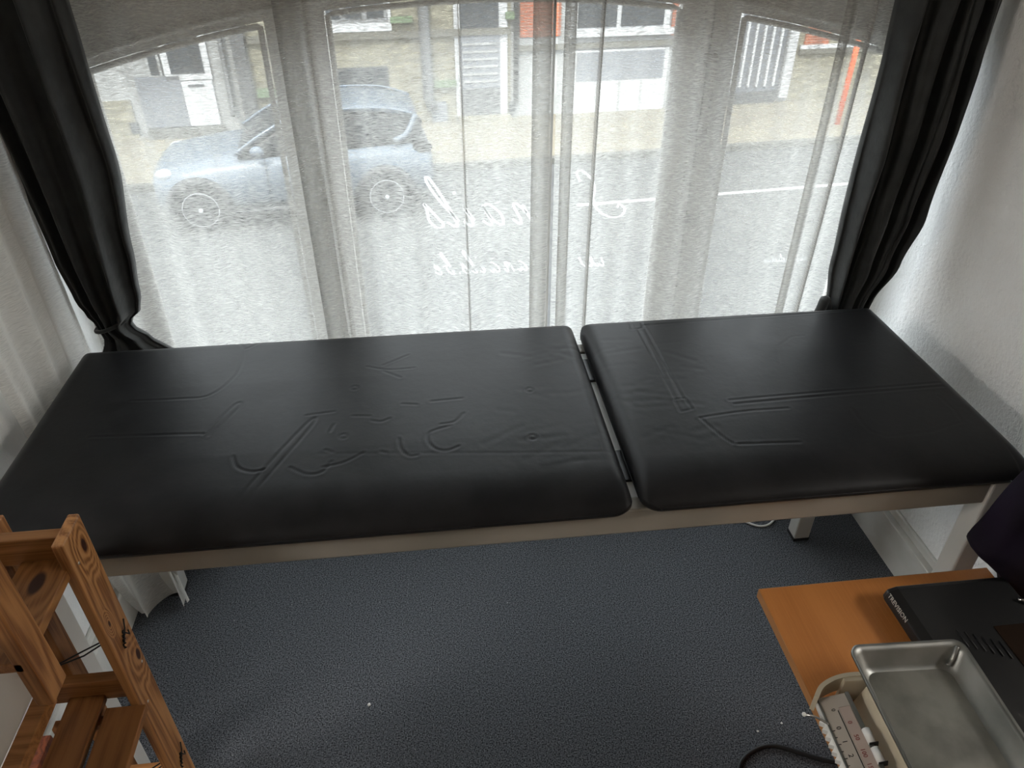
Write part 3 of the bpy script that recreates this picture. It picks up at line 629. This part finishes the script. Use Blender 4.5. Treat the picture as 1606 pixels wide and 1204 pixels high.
# ================================================================== TREATMENT COUCH
couch = thing('treatment_couch', (0.15, 1.24, 0), 'long black leatherette treatment couch on a white metal frame under the window', 'couch')
A_STROKES = [
 [(-0.65, 1.342), (-0.551, 1.336), (-0.488, 1.343), (-0.448, 1.416), (-0.447, 1.508), (-0.461, 1.546), (-0.493, 1.57), (-0.581, 1.575)],
 [(-0.693, 1.226), (-0.472, 1.209)], [(-0.473, 1.205), (-0.43, 1.3), (-0.418, 1.294), (-0.46, 1.201)],
 [(-0.374, 1.013), (-0.275, 1.217), (-0.264, 1.208), (-0.357, 1.006)], [(-0.402, 1.133), (-0.388, 1.1), (-0.359, 1.084), (-0.336, 1.089)],
 [(-0.29, 1.089), (-0.259, 1.067), (-0.23, 1.069), (-0.215, 1.098)], [(-0.231, 1.082), (-0.191, 1.092), (-0.156, 1.116)],
 [(-0.025, 1.267), (0.042, 1.271)], [(0.042, 1.22), (0.021, 1.192), (-0.008, 1.187)],
 [(0.012, 1.18), (-0.028, 1.164), (-0.034, 1.139), (-0.02, 1.112), (0.004, 1.104), (0.026, 1.115)],
 [(-0.09, 1.151), (-0.086, 1.12), (-0.071, 1.097), (-0.053, 1.097)], [(-0.085, 1.265), (-0.052, 1.259)], [(-0.278, 1.247), (-0.221, 1.254)],
 [(-0.185, 1.235), (-0.149, 1.23)], [(-0.146, 1.215), (-0.126, 1.209), (-0.108, 1.219)], [(-0.23, 1.132), (-0.214, 1.123)], [(-0.125, 1.116), (-0.113, 1.111)],
 [(-0.226, 1.187), (-0.219, 1.211)], [(-0.164, 1.417), (-0.114, 1.398), (-0.057, 1.4)], [(-0.128, 1.395), (-0.088, 1.363)], [(-0.128, 1.418), (-0.071, 1.457)], [(-0.447, 1.527), (-0.389, 1.579)]]
A_FAINT = [[(-0.241, 1.122), (0.122, 1.085), (0.318, 1.07)]]
CIRC = [(-0.186, 1.335), (-0.198, 1.17), (0.187, 1.288), (0.171, 1.128)]
B_STROKES = [
 [(0.473, 1.556), (0.5, 1.558), (0.497, 1.518), (0.467, 1.515), (0.473, 1.556)], [(0.504, 1.545), (0.737, 1.551), (1.026, 1.558)], [(0.501, 1.53), (0.732, 1.536), (1.023, 1.545)],
 [(0.483, 1.514), (0.485, 1.362), (0.488, 1.221)], [(0.5, 1.515), (0.502, 1.36), (0.504, 1.221)], [(0.485, 1.219), (0.508, 1.221), (0.512, 1.182), (0.486, 1.176), (0.485, 1.219)],
 [(0.597, 1.202), (0.866, 1.209), (1.08, 1.217)], [(0.603, 1.187), (0.866, 1.195), (1.08, 1.203)], [(0.518, 1.151), (0.606, 1.16), (0.71, 1.16)], [(0.518, 1.151), (0.542, 1.088), (0.557, 1.064)],
 [(0.564, 1.062), (0.688, 1.053)]]
B_FAINT = [[(0.84, 1.145), (0.837, 1.104), (0.838, 1.071), (0.866, 1.051), (0.964, 1.056), (1.044, 1.081), (1.05, 1.116), (1.047, 1.169)], [(0.768, 1.33), (0.789, 1.397), (0.836, 1.435), (0.869, 1.437)]]
def seg_dist(X, Y, st):
    D = np.full(X.shape, 9.0)
    for (x0, y0), (x1, y1) in zip(st[:-1], st[1:]):
        dx, dy = x1 - x0, y1 - y0; t = np.clip(((X - x0) * dx + (Y - y0) * dy) / (dx * dx + dy * dy + 1e-12), 0, 1)
        D = np.minimum(D, np.hypot(X - x0 - t * dx, Y - y0 - t * dy))
    return D
def cushion(name, x0, x1, y0, y1, strokes, faint, circ, label=None, seed=0):
    zt, zb = 0.780, 0.733; step = 0.0035
    def axis(a, b_, ea, eb):
        mid = np.arange(a + ea, b_ - eb, step); return np.concatenate([a + ea * (1 - np.cos(np.linspace(0, math.pi / 2, 14)))[:-1], mid, b_ - eb * (1 - np.cos(np.linspace(math.pi / 2, 0, 14)))])
    rx, rf, rb_ = 0.035, 0.105, 0.035
    xs = axis(x0, x1, rx, rx); ys = axis(y0, y1, rf, rb_); X, Y = np.meshgrid(xs, ys)
    # rounded plan corners
    rc = 0.035
    for cx, sx in ((x0 + rc, -1), (x1 - rc, 1)):
        for cy, sy in ((y0 + rc, -1), (y1 - rc, 1)):
            dx = (X - cx) * sx; dy = (Y - cy) * sy; msk = (dx > 0) & (dy > 0); m_ = np.maximum(dx, dy); h = np.hypot(dx, dy) + 1e-9
            X = np.where(msk, cx + sx * dx * m_ / h, X); Y = np.where(msk, cy + sy * dy * m_ / h, Y)
    def edge(d, r): q = np.clip(1 - d / r, 0, 1); return 1 - np.sqrt(np.clip(1 - q * q, 0, 1))
    ex = np.maximum(edge(X - x0, rx), edge(x1 - X, rx)); ey = np.maximum(edge(Y - y0, rf), edge(y1 - Y, rb_))
    cdx = np.minimum(X - x0, x1 - X)
    E_ = np.clip(np.sqrt(ex ** 2 + ey ** 2), 0, 1)
    Z = zt - 0.036 * E_
    crown = 0.004 * np.clip((X - x0) / 0.3, 0, 1) * np.clip((x1 - X) / 0.3, 0, 1) * np.clip((Y - y0) / 0.2, 0, 1) * np.clip((y1 - Y) / 0.2, 0, 1)
    Z = Z + crown
    def gr(D, w, dep): return -dep * np.exp(-(D / w) ** 2) + dep * 0.45 * np.exp(-((D - 2.1 * w) / w) ** 2)
    for s_ in strokes:
        pts = [tuple(p)[:2] for p in spline([(a, b_, 0) for a, b_ in s_], 5)] if len(s_) in (4, 6, 8, 3) else s_
        Z = Z + gr(seg_dist(X, Y, pts), 0.0024, 0.0009)
    for s_ in faint: Z = Z + gr(seg_dist(X, Y, s_), 0.003, 0.00025)
    for cx, cy in circ: Z = Z + gr(np.abs(np.hypot(X - cx, Y - cy) - 0.0075), 0.0022, 0.0010)
    rg = np.random.RandomState(seed)
    for _ in range(26):                                   # small crumples, denser near the joint between the pads
        cx = (x1 - 0.02 - abs(rg.normal(0, .11))) if name != 'foot' and seed == 1 else (x0 + .03 + abs(rg.normal(0, .10))); cy = y0 + .10 + rg.rand() * (y1 - y0 - .2)
        an = rg.normal(0, .35); ln = rg.uniform(.015, .05); st_ = [(cx - ln * math.cos(an), cy - ln * math.sin(an)), (cx + ln * math.cos(an), cy + ln * math.sin(an))]
        Z = Z + gr(seg_dist(X, Y, st_), 0.006, rg.uniform(.0001, .0003))
    ny, nx = X.shape; V = np.stack([X, Y, Z], -1).reshape(-1, 3).tolist(); F = []
    for j in range(ny - 1):
        for i in range(nx - 1): a = j * nx + i; F.append((a, a + 1, a + nx + 1, a + nx))
    loop = [i for i in range(nx)] + [j * nx + nx - 1 for j in range(1, ny)] + [(ny - 1) * nx + i for i in range(nx - 2, -1, -1)] + [j * nx for j in range(ny - 2, 0, -1)]
    prev = loop; cx, cy = (x0 + x1) / 2, (y0 + y1) / 2
    for dz, ins in ((zb + .012, 0.0), (zb + .003, .004), (zb, .012)):
        cur = []
        for q in loop:
            x, y, _z = V[q]; d = Vector((cx - x, cy - y)); sx = ins * (1 if x < cx else -1) if abs(x - cx) > (x1 - x0) / 2 - .04 else 0; sy = ins * (1 if y < cy else -1) if abs(y - cy) > (y1 - y0) / 2 - .04 else 0
            cur.append(len(V)); V.append((x + sx, y + sy, dz))
        for k in range(len(loop)): F.append((prev[k], cur[k], cur[(k + 1) % len(loop)], prev[(k + 1) % len(loop)]))
        prev = cur
    F.append(tuple(prev))
    return mesh(name, V, F, leather_m, couch, True)
cushion('cushion', -0.832, 0.334, 0.936, 1.578, A_STROKES, A_FAINT, CIRC, seed=1)
cushion('cushion', 0.348, 1.118, 0.940, 1.578, B_STROKES, B_FAINT, [], seed=2)
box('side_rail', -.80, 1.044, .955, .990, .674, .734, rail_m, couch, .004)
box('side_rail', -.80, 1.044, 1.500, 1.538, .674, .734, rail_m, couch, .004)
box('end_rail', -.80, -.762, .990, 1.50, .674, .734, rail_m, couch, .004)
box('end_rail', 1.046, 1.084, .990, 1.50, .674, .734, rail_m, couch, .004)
box('cross_rail', .318, .366, .990, 1.50, .69, .730, white_m, couch, .004)
for x0, x1, y0, y1 in ((-.768, -.718, .950, .996), (1.044, 1.092, .950, .996), (-.812, -.764, 1.492, 1.538), (1.044, 1.092, 1.492, 1.538)):
        box('leg', x0, x1, y0, y1, .010, .734, metal_m, couch, .004); box('foot_cap', x0 - .001, x1 + .001, y0 - .001, y1 + .001, 0, .012, rubber_m, couch, .002)
for y in (1.08, 1.42): box('hinge', .326, .358, y - .045, y + .045, .728, .736, black_m, couch, .002)

# ================================================================== PINE SHELF
sh = thing('pine_shelf', (-.62, .80, 0), 'narrow slatted pine shelf unit with black wire ties, left front of the couch', 'shelf')
p = box('post', -.573, -.556, .812, .880, 0, .900, post_m, sh, .003)
box('post', -.700, -.672, .858, .895, 0, .895, post2_m, sh, .002)
tag(box('short_post', -.579, -.556, .655, .700, .756, 1.06, post2_m, sh, .002), 'short near post ending just under the top shelf')
def rail(z): box('cross_rail', -.90 if z > .7 else -.720, -.572, .838, .858, z - .052, z, railw_m, sh, .002)
rail(.893)
rail(.545)
box('cross_rail', -.672, -.573, .838, .858, .20, .245, railw_m, sh, .002)
box('slat', -.640, -.566, .655, .838, .832, .850, slat_m, sh, .002); box('slat', -.735, -.664, .655, .838, .832, .850, slatd_m, sh, .002)
box('slat', -.682, -.622, .30, .838, .492, .508, slatd_m, sh, .002); box('slat', -.612, -.545, .30, .811, .492, .508, slatd_m, sh, .002)
box('slat', -.727, -.697, .28, .832, .512, .538, railw_m, sh, .002)
box('bearer', -.700, -.572, .790, .808, .474, .491, railw_m, sh, .002)
for z, dz in ((.645, .012), (.268, .012)):
    w = tubes('wire_tie', [[(-.672, .80, z - .01), (-.61, .82, z - .004), (-.574, .842, z + .004), (-.556, .846, z + .006)], [(-.672, .80, z - .012), (-.61, .83, z - .002), (-.574, .862, z - .01), (-.556, .862, z - .008)]], .0014, rubber_m, sh)
    tw = [[(-.553 + .002 * math.cos(t * 9), .852 - .016 * t / 3, z + .012 - .028 * t / 3 + .002 * math.sin(t * 9)) for t in np.linspace(0, 3, 26)],
          [(-.554, .866, z + .024), (-.552, .856, z + .012), (-.553, .848, z + .002), (-.551, .838, z - .002)], [(-.554, .850, z + .010), (-.550, .858, z - .006), (-.552, .862, z + .0)]]
    tubes('wire_twist', tw, .0013, rubber_m, sh, 5)
for y, z in ((.829, .846), (.834, .481), (.866, .552)): disc('screw', (-.5565, y, z), (1, 0, 0), .0028, .0022, .0015, screw_m, sh, 12)
pn = box('back_board', -.752, -.730, .20, .842, .535, 1.02, mat('grey_white_panel', (.50, .48, .44), .7)); tag(pn, 'plain off white board standing behind the pine shelf at the left edge', 'board')
pk = box('red_plank', -.868, -.815, .62, .915, 0, .285, red_wood_m, None, .002); tag(pk, 'short reddish wooden plank standing behind the pine shelf', 'plank')

# ================================================================== DESK AND WHAT STANDS ON IT
DZ = 0.55
desk = thing('low_desk', (.83, .5, 0), 'low desk with an orange beech veneer top at the right front corner', 'desk')
box('desk_top', .588, 1.063, .12, .898, DZ - .022, DZ - .0006, desk_m, desk, .001)
box('edge_band', .5868, .5882, .12, .898, DZ - .021, DZ - .001, edge_m, desk); box('edge_band', .588, 1.063, .8978, .8992, DZ - .021, DZ - .001, edge_m, desk)
box('side_panel', .86, .878, .20, .80, 0, DZ - .022, desk_m, desk, .001); box('side_panel', 1.04, 1.058, .20, .80, 0, DZ - .022, desk_m, desk, .001)
box('back_panel', .878, 1.04, .76, .775, .12, DZ - .022, desk_m, desk, .001)

stb = thing('set_top_box', (.92, .70, DZ), 'black set top box with silver lettering on the desk, partly behind the metal tray', 'electronics')
prof = [(.818, DZ + .004), (.800, DZ + .022), (.805, DZ + .040), (.822, DZ + .047), (1.036, DZ + .045), (1.044, DZ + .040), (1.044, DZ + .004)]
bm = bmesh.new(); V, F = loft([[Vector((x, y, z)) for x, z in prof] for y in (.36, .366, .832, .838)])
for i in range(len(prof)):
    x, z = prof[i]; V[i] = Vector((x * .996 + .0035, .36, z)); V[3 * len(prof) + i] = Vector((.93 + (x - .93) * .975, .842, DZ + .024 + (z - DZ - .024) * .86))
case = mesh('case', V, F, black_m, stb); bm.free()
bv = case.modifiers.new('b', 'BEVEL'); bv.width = .003; bv.segments = 2
box('display_panel', .945, 1.038, .40, .735, DZ + .0448, DZ + .0475, brown_refl_m, stb, .001)
for i in range(6):
    x = .875 + i * .012; tube('vent_slot', [(x, .70 - i * .006, DZ + .0468), (x, .735 - i * .006, DZ + .0468)], .0016, rubber_m, stb, 6)
M_ = basis(Vector((.8022, .828, DZ + .0345)), (0, -1, 0), (.35, 0, 1)); text('lettering', 'TREVISION', .0125, M_, letter_m, stb, .0003)
for x in (.84, 1.02):
    for y in (.40, .80): disc('rubber_foot', (x, y, DZ - .0002), (0, 0, 1), .008, .008, .006, rubber_m, stb, 14)
o = thing('aerial_plug', (1.045, .775, DZ + .045), 'small white aerial plug at the back edge of the set top box', 'plug')
tube('plug_body', [(1.036, .778, DZ + .052), (1.054, .768, DZ + .055)], .006, white_m, o, 10); tube('plug_tip', [(1.026, .783, DZ + .0485), (1.036, .778, DZ + .052)], .0035, chrome_m, o, 8)

scale_t = thing('kitchen_scale', (.66, .5, DZ), 'cream beam scale with black and red graduations under a metal tray', 'scale', rz=0)
TR = Matrix.Translation((.7145, .50, 0)) @ Matrix.Rotation(math.radians(-2.8), 4, 'Z')
def tb(nm, a, b_, c, d, e, f_, m, par, bev=.002): return box(nm, a, b_, c, d, e, f_, m, par, bev, TR)
# body: sloping cream housing
prof = [(-.088, DZ + .001), (-.070, DZ + .066), (-.055, DZ + .074), (.055, DZ + .074), (.075, DZ + .060), (.085, DZ + .001)]
V, F = loft([[TR @ Vector((x * k, y, z)) for x, z in prof] for y, k in ((-.19, 1), (.120, 1), (.140, .93))]); hs = mesh('housing', V, F, cream_m, scale_t)
bv = hs.modifiers.new('b', 'BEVEL'); bv.width = .004; bv.segments = 3
# end bracket: arched cream plate from the housing round the beam end
arc = spline([(-.050, .158, 0), (-.090, .158, 0), (-.118, .152, 0), (-.142, .140, 0), (-.158, .122, 0)], 6)
V, F = [], []
for i, q in enumerate(arc):
    d = (arc[min(i + 1, len(arc) - 1)] - arc[max(i - 1, 0)]).normalized(); nn = Vector((-d.y, d.x, 0)) * .0035
    for s_, z in ((1, DZ + .028), (1, DZ + .064), (-1, DZ + .064), (-1, DZ + .028)): V.append(TR @ Vector((q.x + nn.x * s_, q.y + nn.y * s_, z)))
for i in range(len(arc) - 1):
    for k in range(4): F.append((i * 4 + k, i * 4 + (k + 1) % 4, (i + 1) * 4 + (k + 1) % 4, (i + 1) * 4 + k))
F += [(0, 1, 2, 3), tuple(len(V) - 4 + k for k in range(4))]
mesh('end_bracket', V, F, cream_m, scale_t)
tb('bracket_arm', -.10, -.05, .148, .156, DZ + .004, DZ + .062, cream_m, scale_t)
# beam plate, slightly tilted
BT = TR @ Matrix.Translation((-.130, -.02, DZ + .052)) @ Matrix.Rotation(math.radians(-14), 4, 'Y')
def bb(nm, a, b_, c, d, e, f_, m, par, bev=.0008): return box(nm, a, b_, c, d, e, f_, m, par, bev, BT)
beam = bb('beam', -.020, .024, -.17, .150, -.006, 0, beam_m, scale_t)
bb('beam_rail', -.0225, -.0195, -.17, .150, -.008, .0025, steel_m, scale_t); bb('beam_rail', .0235, .030, -.17, .150, -.010, .003, steel_m, scale_t)
bb('rosy_scale_band', .0045, .0225, -.165, .128, 0, .0004, beamr_m, scale_t); bb('dividing_line', .0018, .0030, -.165, .124, 0, .0006, ink_m, scale_t)
teeth = []; bm = bmesh.new()
for i in range(24):
    y = .118 - i * .012
    q = [bm.verts.new(BT @ Vector(c_)) for c_ in ((-.024, y, .001), (-.0325, y - .006, -.001), (-.024, y - .012, .001), (-.024, y, -.012), (-.0325, y - .006, -.012), (-.024, y - .012, -.012))]
    bm.faces.new(q[:3]); bm.faces.new(q[3:]); bm.faces.new((q[0], q[1], q[4], q[3])); bm.faces.new((q[1], q[2], q[5], q[4]))
frombm('notched_rack', bm, white_m, scale_t)
bb('rack_backing', -.026, -.0222, -.17, .148, -.012, .001, white_m, scale_t)
for i in range(12):
    y = .100 - i * .022
    Mt = BT @ basis(Vector((-.0115, y - .001, .0006)), (0, -1, 0), (1, 0, 0))
    if i < 6: text('numeral', str(i), .0105, Mt, ink_m, scale_t, .0002)
    bb('tick', -.0190, -.0145, y - .0068, y - .0058, 0, .0005, ink_m, scale_t, 0); bb('tick', -.0190, -.0155, y - .0178, y - .0168, 0, .0005, ink_m, scale_t, 0)
    Mt = BT @ basis(Vector((.0085, y + .004, .0009)), (0, -1, 0), (1, 0, 0))
    if i < 6: tag(text('numeral', ['0', '50', '100', '150', '200', '250'][i], .0095, Mt, red_m, scale_t, .0002), 'red numeral')
text('numeral', '0', .009, BT @ basis(Vector((-.007, .128, .0006)), (0, -1, 0), (1, 0, 0)), ink_m, scale_t, .0002)
for y in (.075, .045):
    V, F = loft([[BT @ Vector((.029 + .0065 * math.cos(a), yy, .000 + .0065 * math.sin(a))) for a in np.linspace(0, 2 * math.pi, 13)[:-1]] for yy in (y - .012, y + .012)]); mesh('sliding_weight', V, F, white_m, scale_t, True)
    bb('weight_gap', .0235, .0375, y - .0135, y - .0118, -.006, .0072, rubber_m, scale_t)
tube('pointer_wire', [TR @ Vector(c_) for c_ in ((-.150, .083, DZ + .050), (-.162, .092, DZ + .052), (-.172, .097, DZ + .053), (-.184, .098, DZ + .056))], .0018, chrome_m, scale_t, 8, 5)
bm = bmesh.new(); bmesh.ops.create_uvsphere(bm, u_segments=10, v_segments=8, radius=.0035)
for v in bm.verts: v.co = TR @ (v.co + Vector((-.186, .0985, DZ + .057)))
frombm('pointer_tip', bm, white_m, scale_t, True)

# metal tray resting on the housing
tray = thing('metal_tray', (.7145, .5, DZ + .075), 'worn rectangular steel tray with a crimped corner lying on the cream scale', 'tray')
zt, zb = .664, .6262
def rrect(hx, y0, y1, r, z, sag=0.0):
    out = []
    for cx, cy, a0 in ((hx - r, y1 - r, 0), (-hx + r, y1 - r, 90), (-hx + r, y0 + r, 180), (hx - r, y0 + r, 270)):
        for k in range(6):
            a = math.radians(a0 + 90 * k / 5); out.append(TR @ Vector((cx + r * math.cos(a), cy + r * math.sin(a) + sag, z)))
    return out
inner = [rrect(.092, -.19, .174, .016, zt), rrect(.088, -.186, .168, .018, zt - .006), rrect(.078, -.176, .157, .020, zb + .008), rrect(.070, -.168, .149, .018, zb + .003)]
outer = [rrect(.068, -.166, .147, .018, zb - .0006), rrect(.080, -.178, .159, .020, zb + .006), rrect(.0895, -.1875, .170, .018, zt - .008), rrect(.0955, -.1935, .1775, .018, zt - .004), rrect(.0955, -.1935, .1775, .018, zt + .0015), rrect(.092, -.19, .174, .016, zt)]
V, F = loft(outer + inner, False); mesh('tray_wall', V, F, steel_m, tray, True)
rf = rrect(.0705, -.1685, .1495, .018, zb + .003); rf2 = rrect(.0705, -.1685, .1495, .018, zb - .0006)
V = rf + rf2; F = [tuple(range(24)), tuple(range(24, 48))] + [(k, (k + 1) % 24, 24 + (k + 1) % 24, 24 + k) for k in range(24)]; mesh('tray_floor', V, F, steelf_m, tray)
tube('crimped_fold', [TR @ Vector(c_) for c_ in ((.083, .165, zt - .002), (.076, .157, zt - .010), (.072, .152, zt - .018), (.064, .147, zt - .024))], [.0035] * 16, steel_m, tray, 8, 5)

# dark jacket bundled on a stool, right of the desk
stool = thing('stool', (1.30, .78, 0), 'dark wooden stool under the jacket beyond the right end of the desk', 'stool')
box('seat', 1.13, 1.47, .60, .915, .30, .33, red_wood_m, stool, .004)
for x in (1.15, 1.42):
    for y in (.62, .87): box('leg', x, x + .03, y, y + .03, 0, .30, red_wood_m, stool, .003)
jk = [(.966, .660), (.978, .700), (1.004, .795), (1.07, .93), (1.16, 1.04), (1.32, 1.08), (1.46, 1.0), (1.50, .7), (1.47, .335), (1.30, .333), (1.205, .335), (1.165, .40), (1.125, .44), (1.090, .512), (1.072, .548), (1.046, .580), (1.0, .625)]
rings = []
JP = spline([(x, 0, z) for x, z in jk], 4, True)
for y, k in ((.812, .80), (.818, .93), (.828, .985), (.845, 1), (.87, 1), (.888, .985), (.899, .93), (.904, .8)):
    c = Vector((1.25, 0, .70)); rings.append([Vector((c.x + (p_.x - c.x) * k, y + .004 * math.sin(9 * p_.z + 14 * p_.x) * (1 if y < .86 else 0), c.z + (p_.z - c.z) * k)) for p_ in JP])
V, F = loft(rings); V = [Vector((v.x, v.y, max(v.z, .3305))) for v in V]
o = mesh('dark_jacket', V, F, purple_cloth_m, None, True); tag(o, 'black jacket with a dark purple sheen heaped at the right edge beside the desk', 'jacket')

# ================================================================== SMALL THINGS ON THE CARPET
o = tube('white_cable', [(.90, 1.62, .004), (.928, 1.585, .004), (.966, 1.562, .004), (1.005, 1.572, .004), (1.03, 1.61, .004), (1.02, 1.68, .004), (.96, 1.70, .004)], .0035, white_m, None, 8, 8); tag(o, 'loop of thin white cable on the carpet behind the couch', 'cable')
o = tube('black_cable', [(.60, .77, .006), (.623, .836, .006), (.665, .866, .006), (.719, .874, .006), (.78, .848, .006), (.831, .825, .006), (.92, .80, .006), (1.0, .80, .006)], .0055, rubber_m, None, 8, 8); tag(o, 'black cable arching over the carpet at the bottom beside the desk', 'cable')
bm = bmesh.new(); rr = random.Random(3)
spots = [(-.229, 1.09, .0045), (.765, .928, .0035), (.70, .915, .003)] + [(rr.uniform(-.8, 1.2), rr.uniform(.75, 1.6), rr.uniform(.0004, .0010)) for _ in range(130)]
for x, y, s_ in spots:
    r = bmesh.ops.create_icosphere(bm, subdivisions=1, radius=s_)
    for v in r['verts']: v.co = Vector((x + v.co.x * rr.uniform(.7, 1.3), y + v.co.y * rr.uniform(.5, 1.2), s_ * .6 + v.co.z * .55))
o = frombm('lint', bm, lint_m); tag(o, 'scattered white lint specks on the dark carpet', 'lint', kind='stuff')
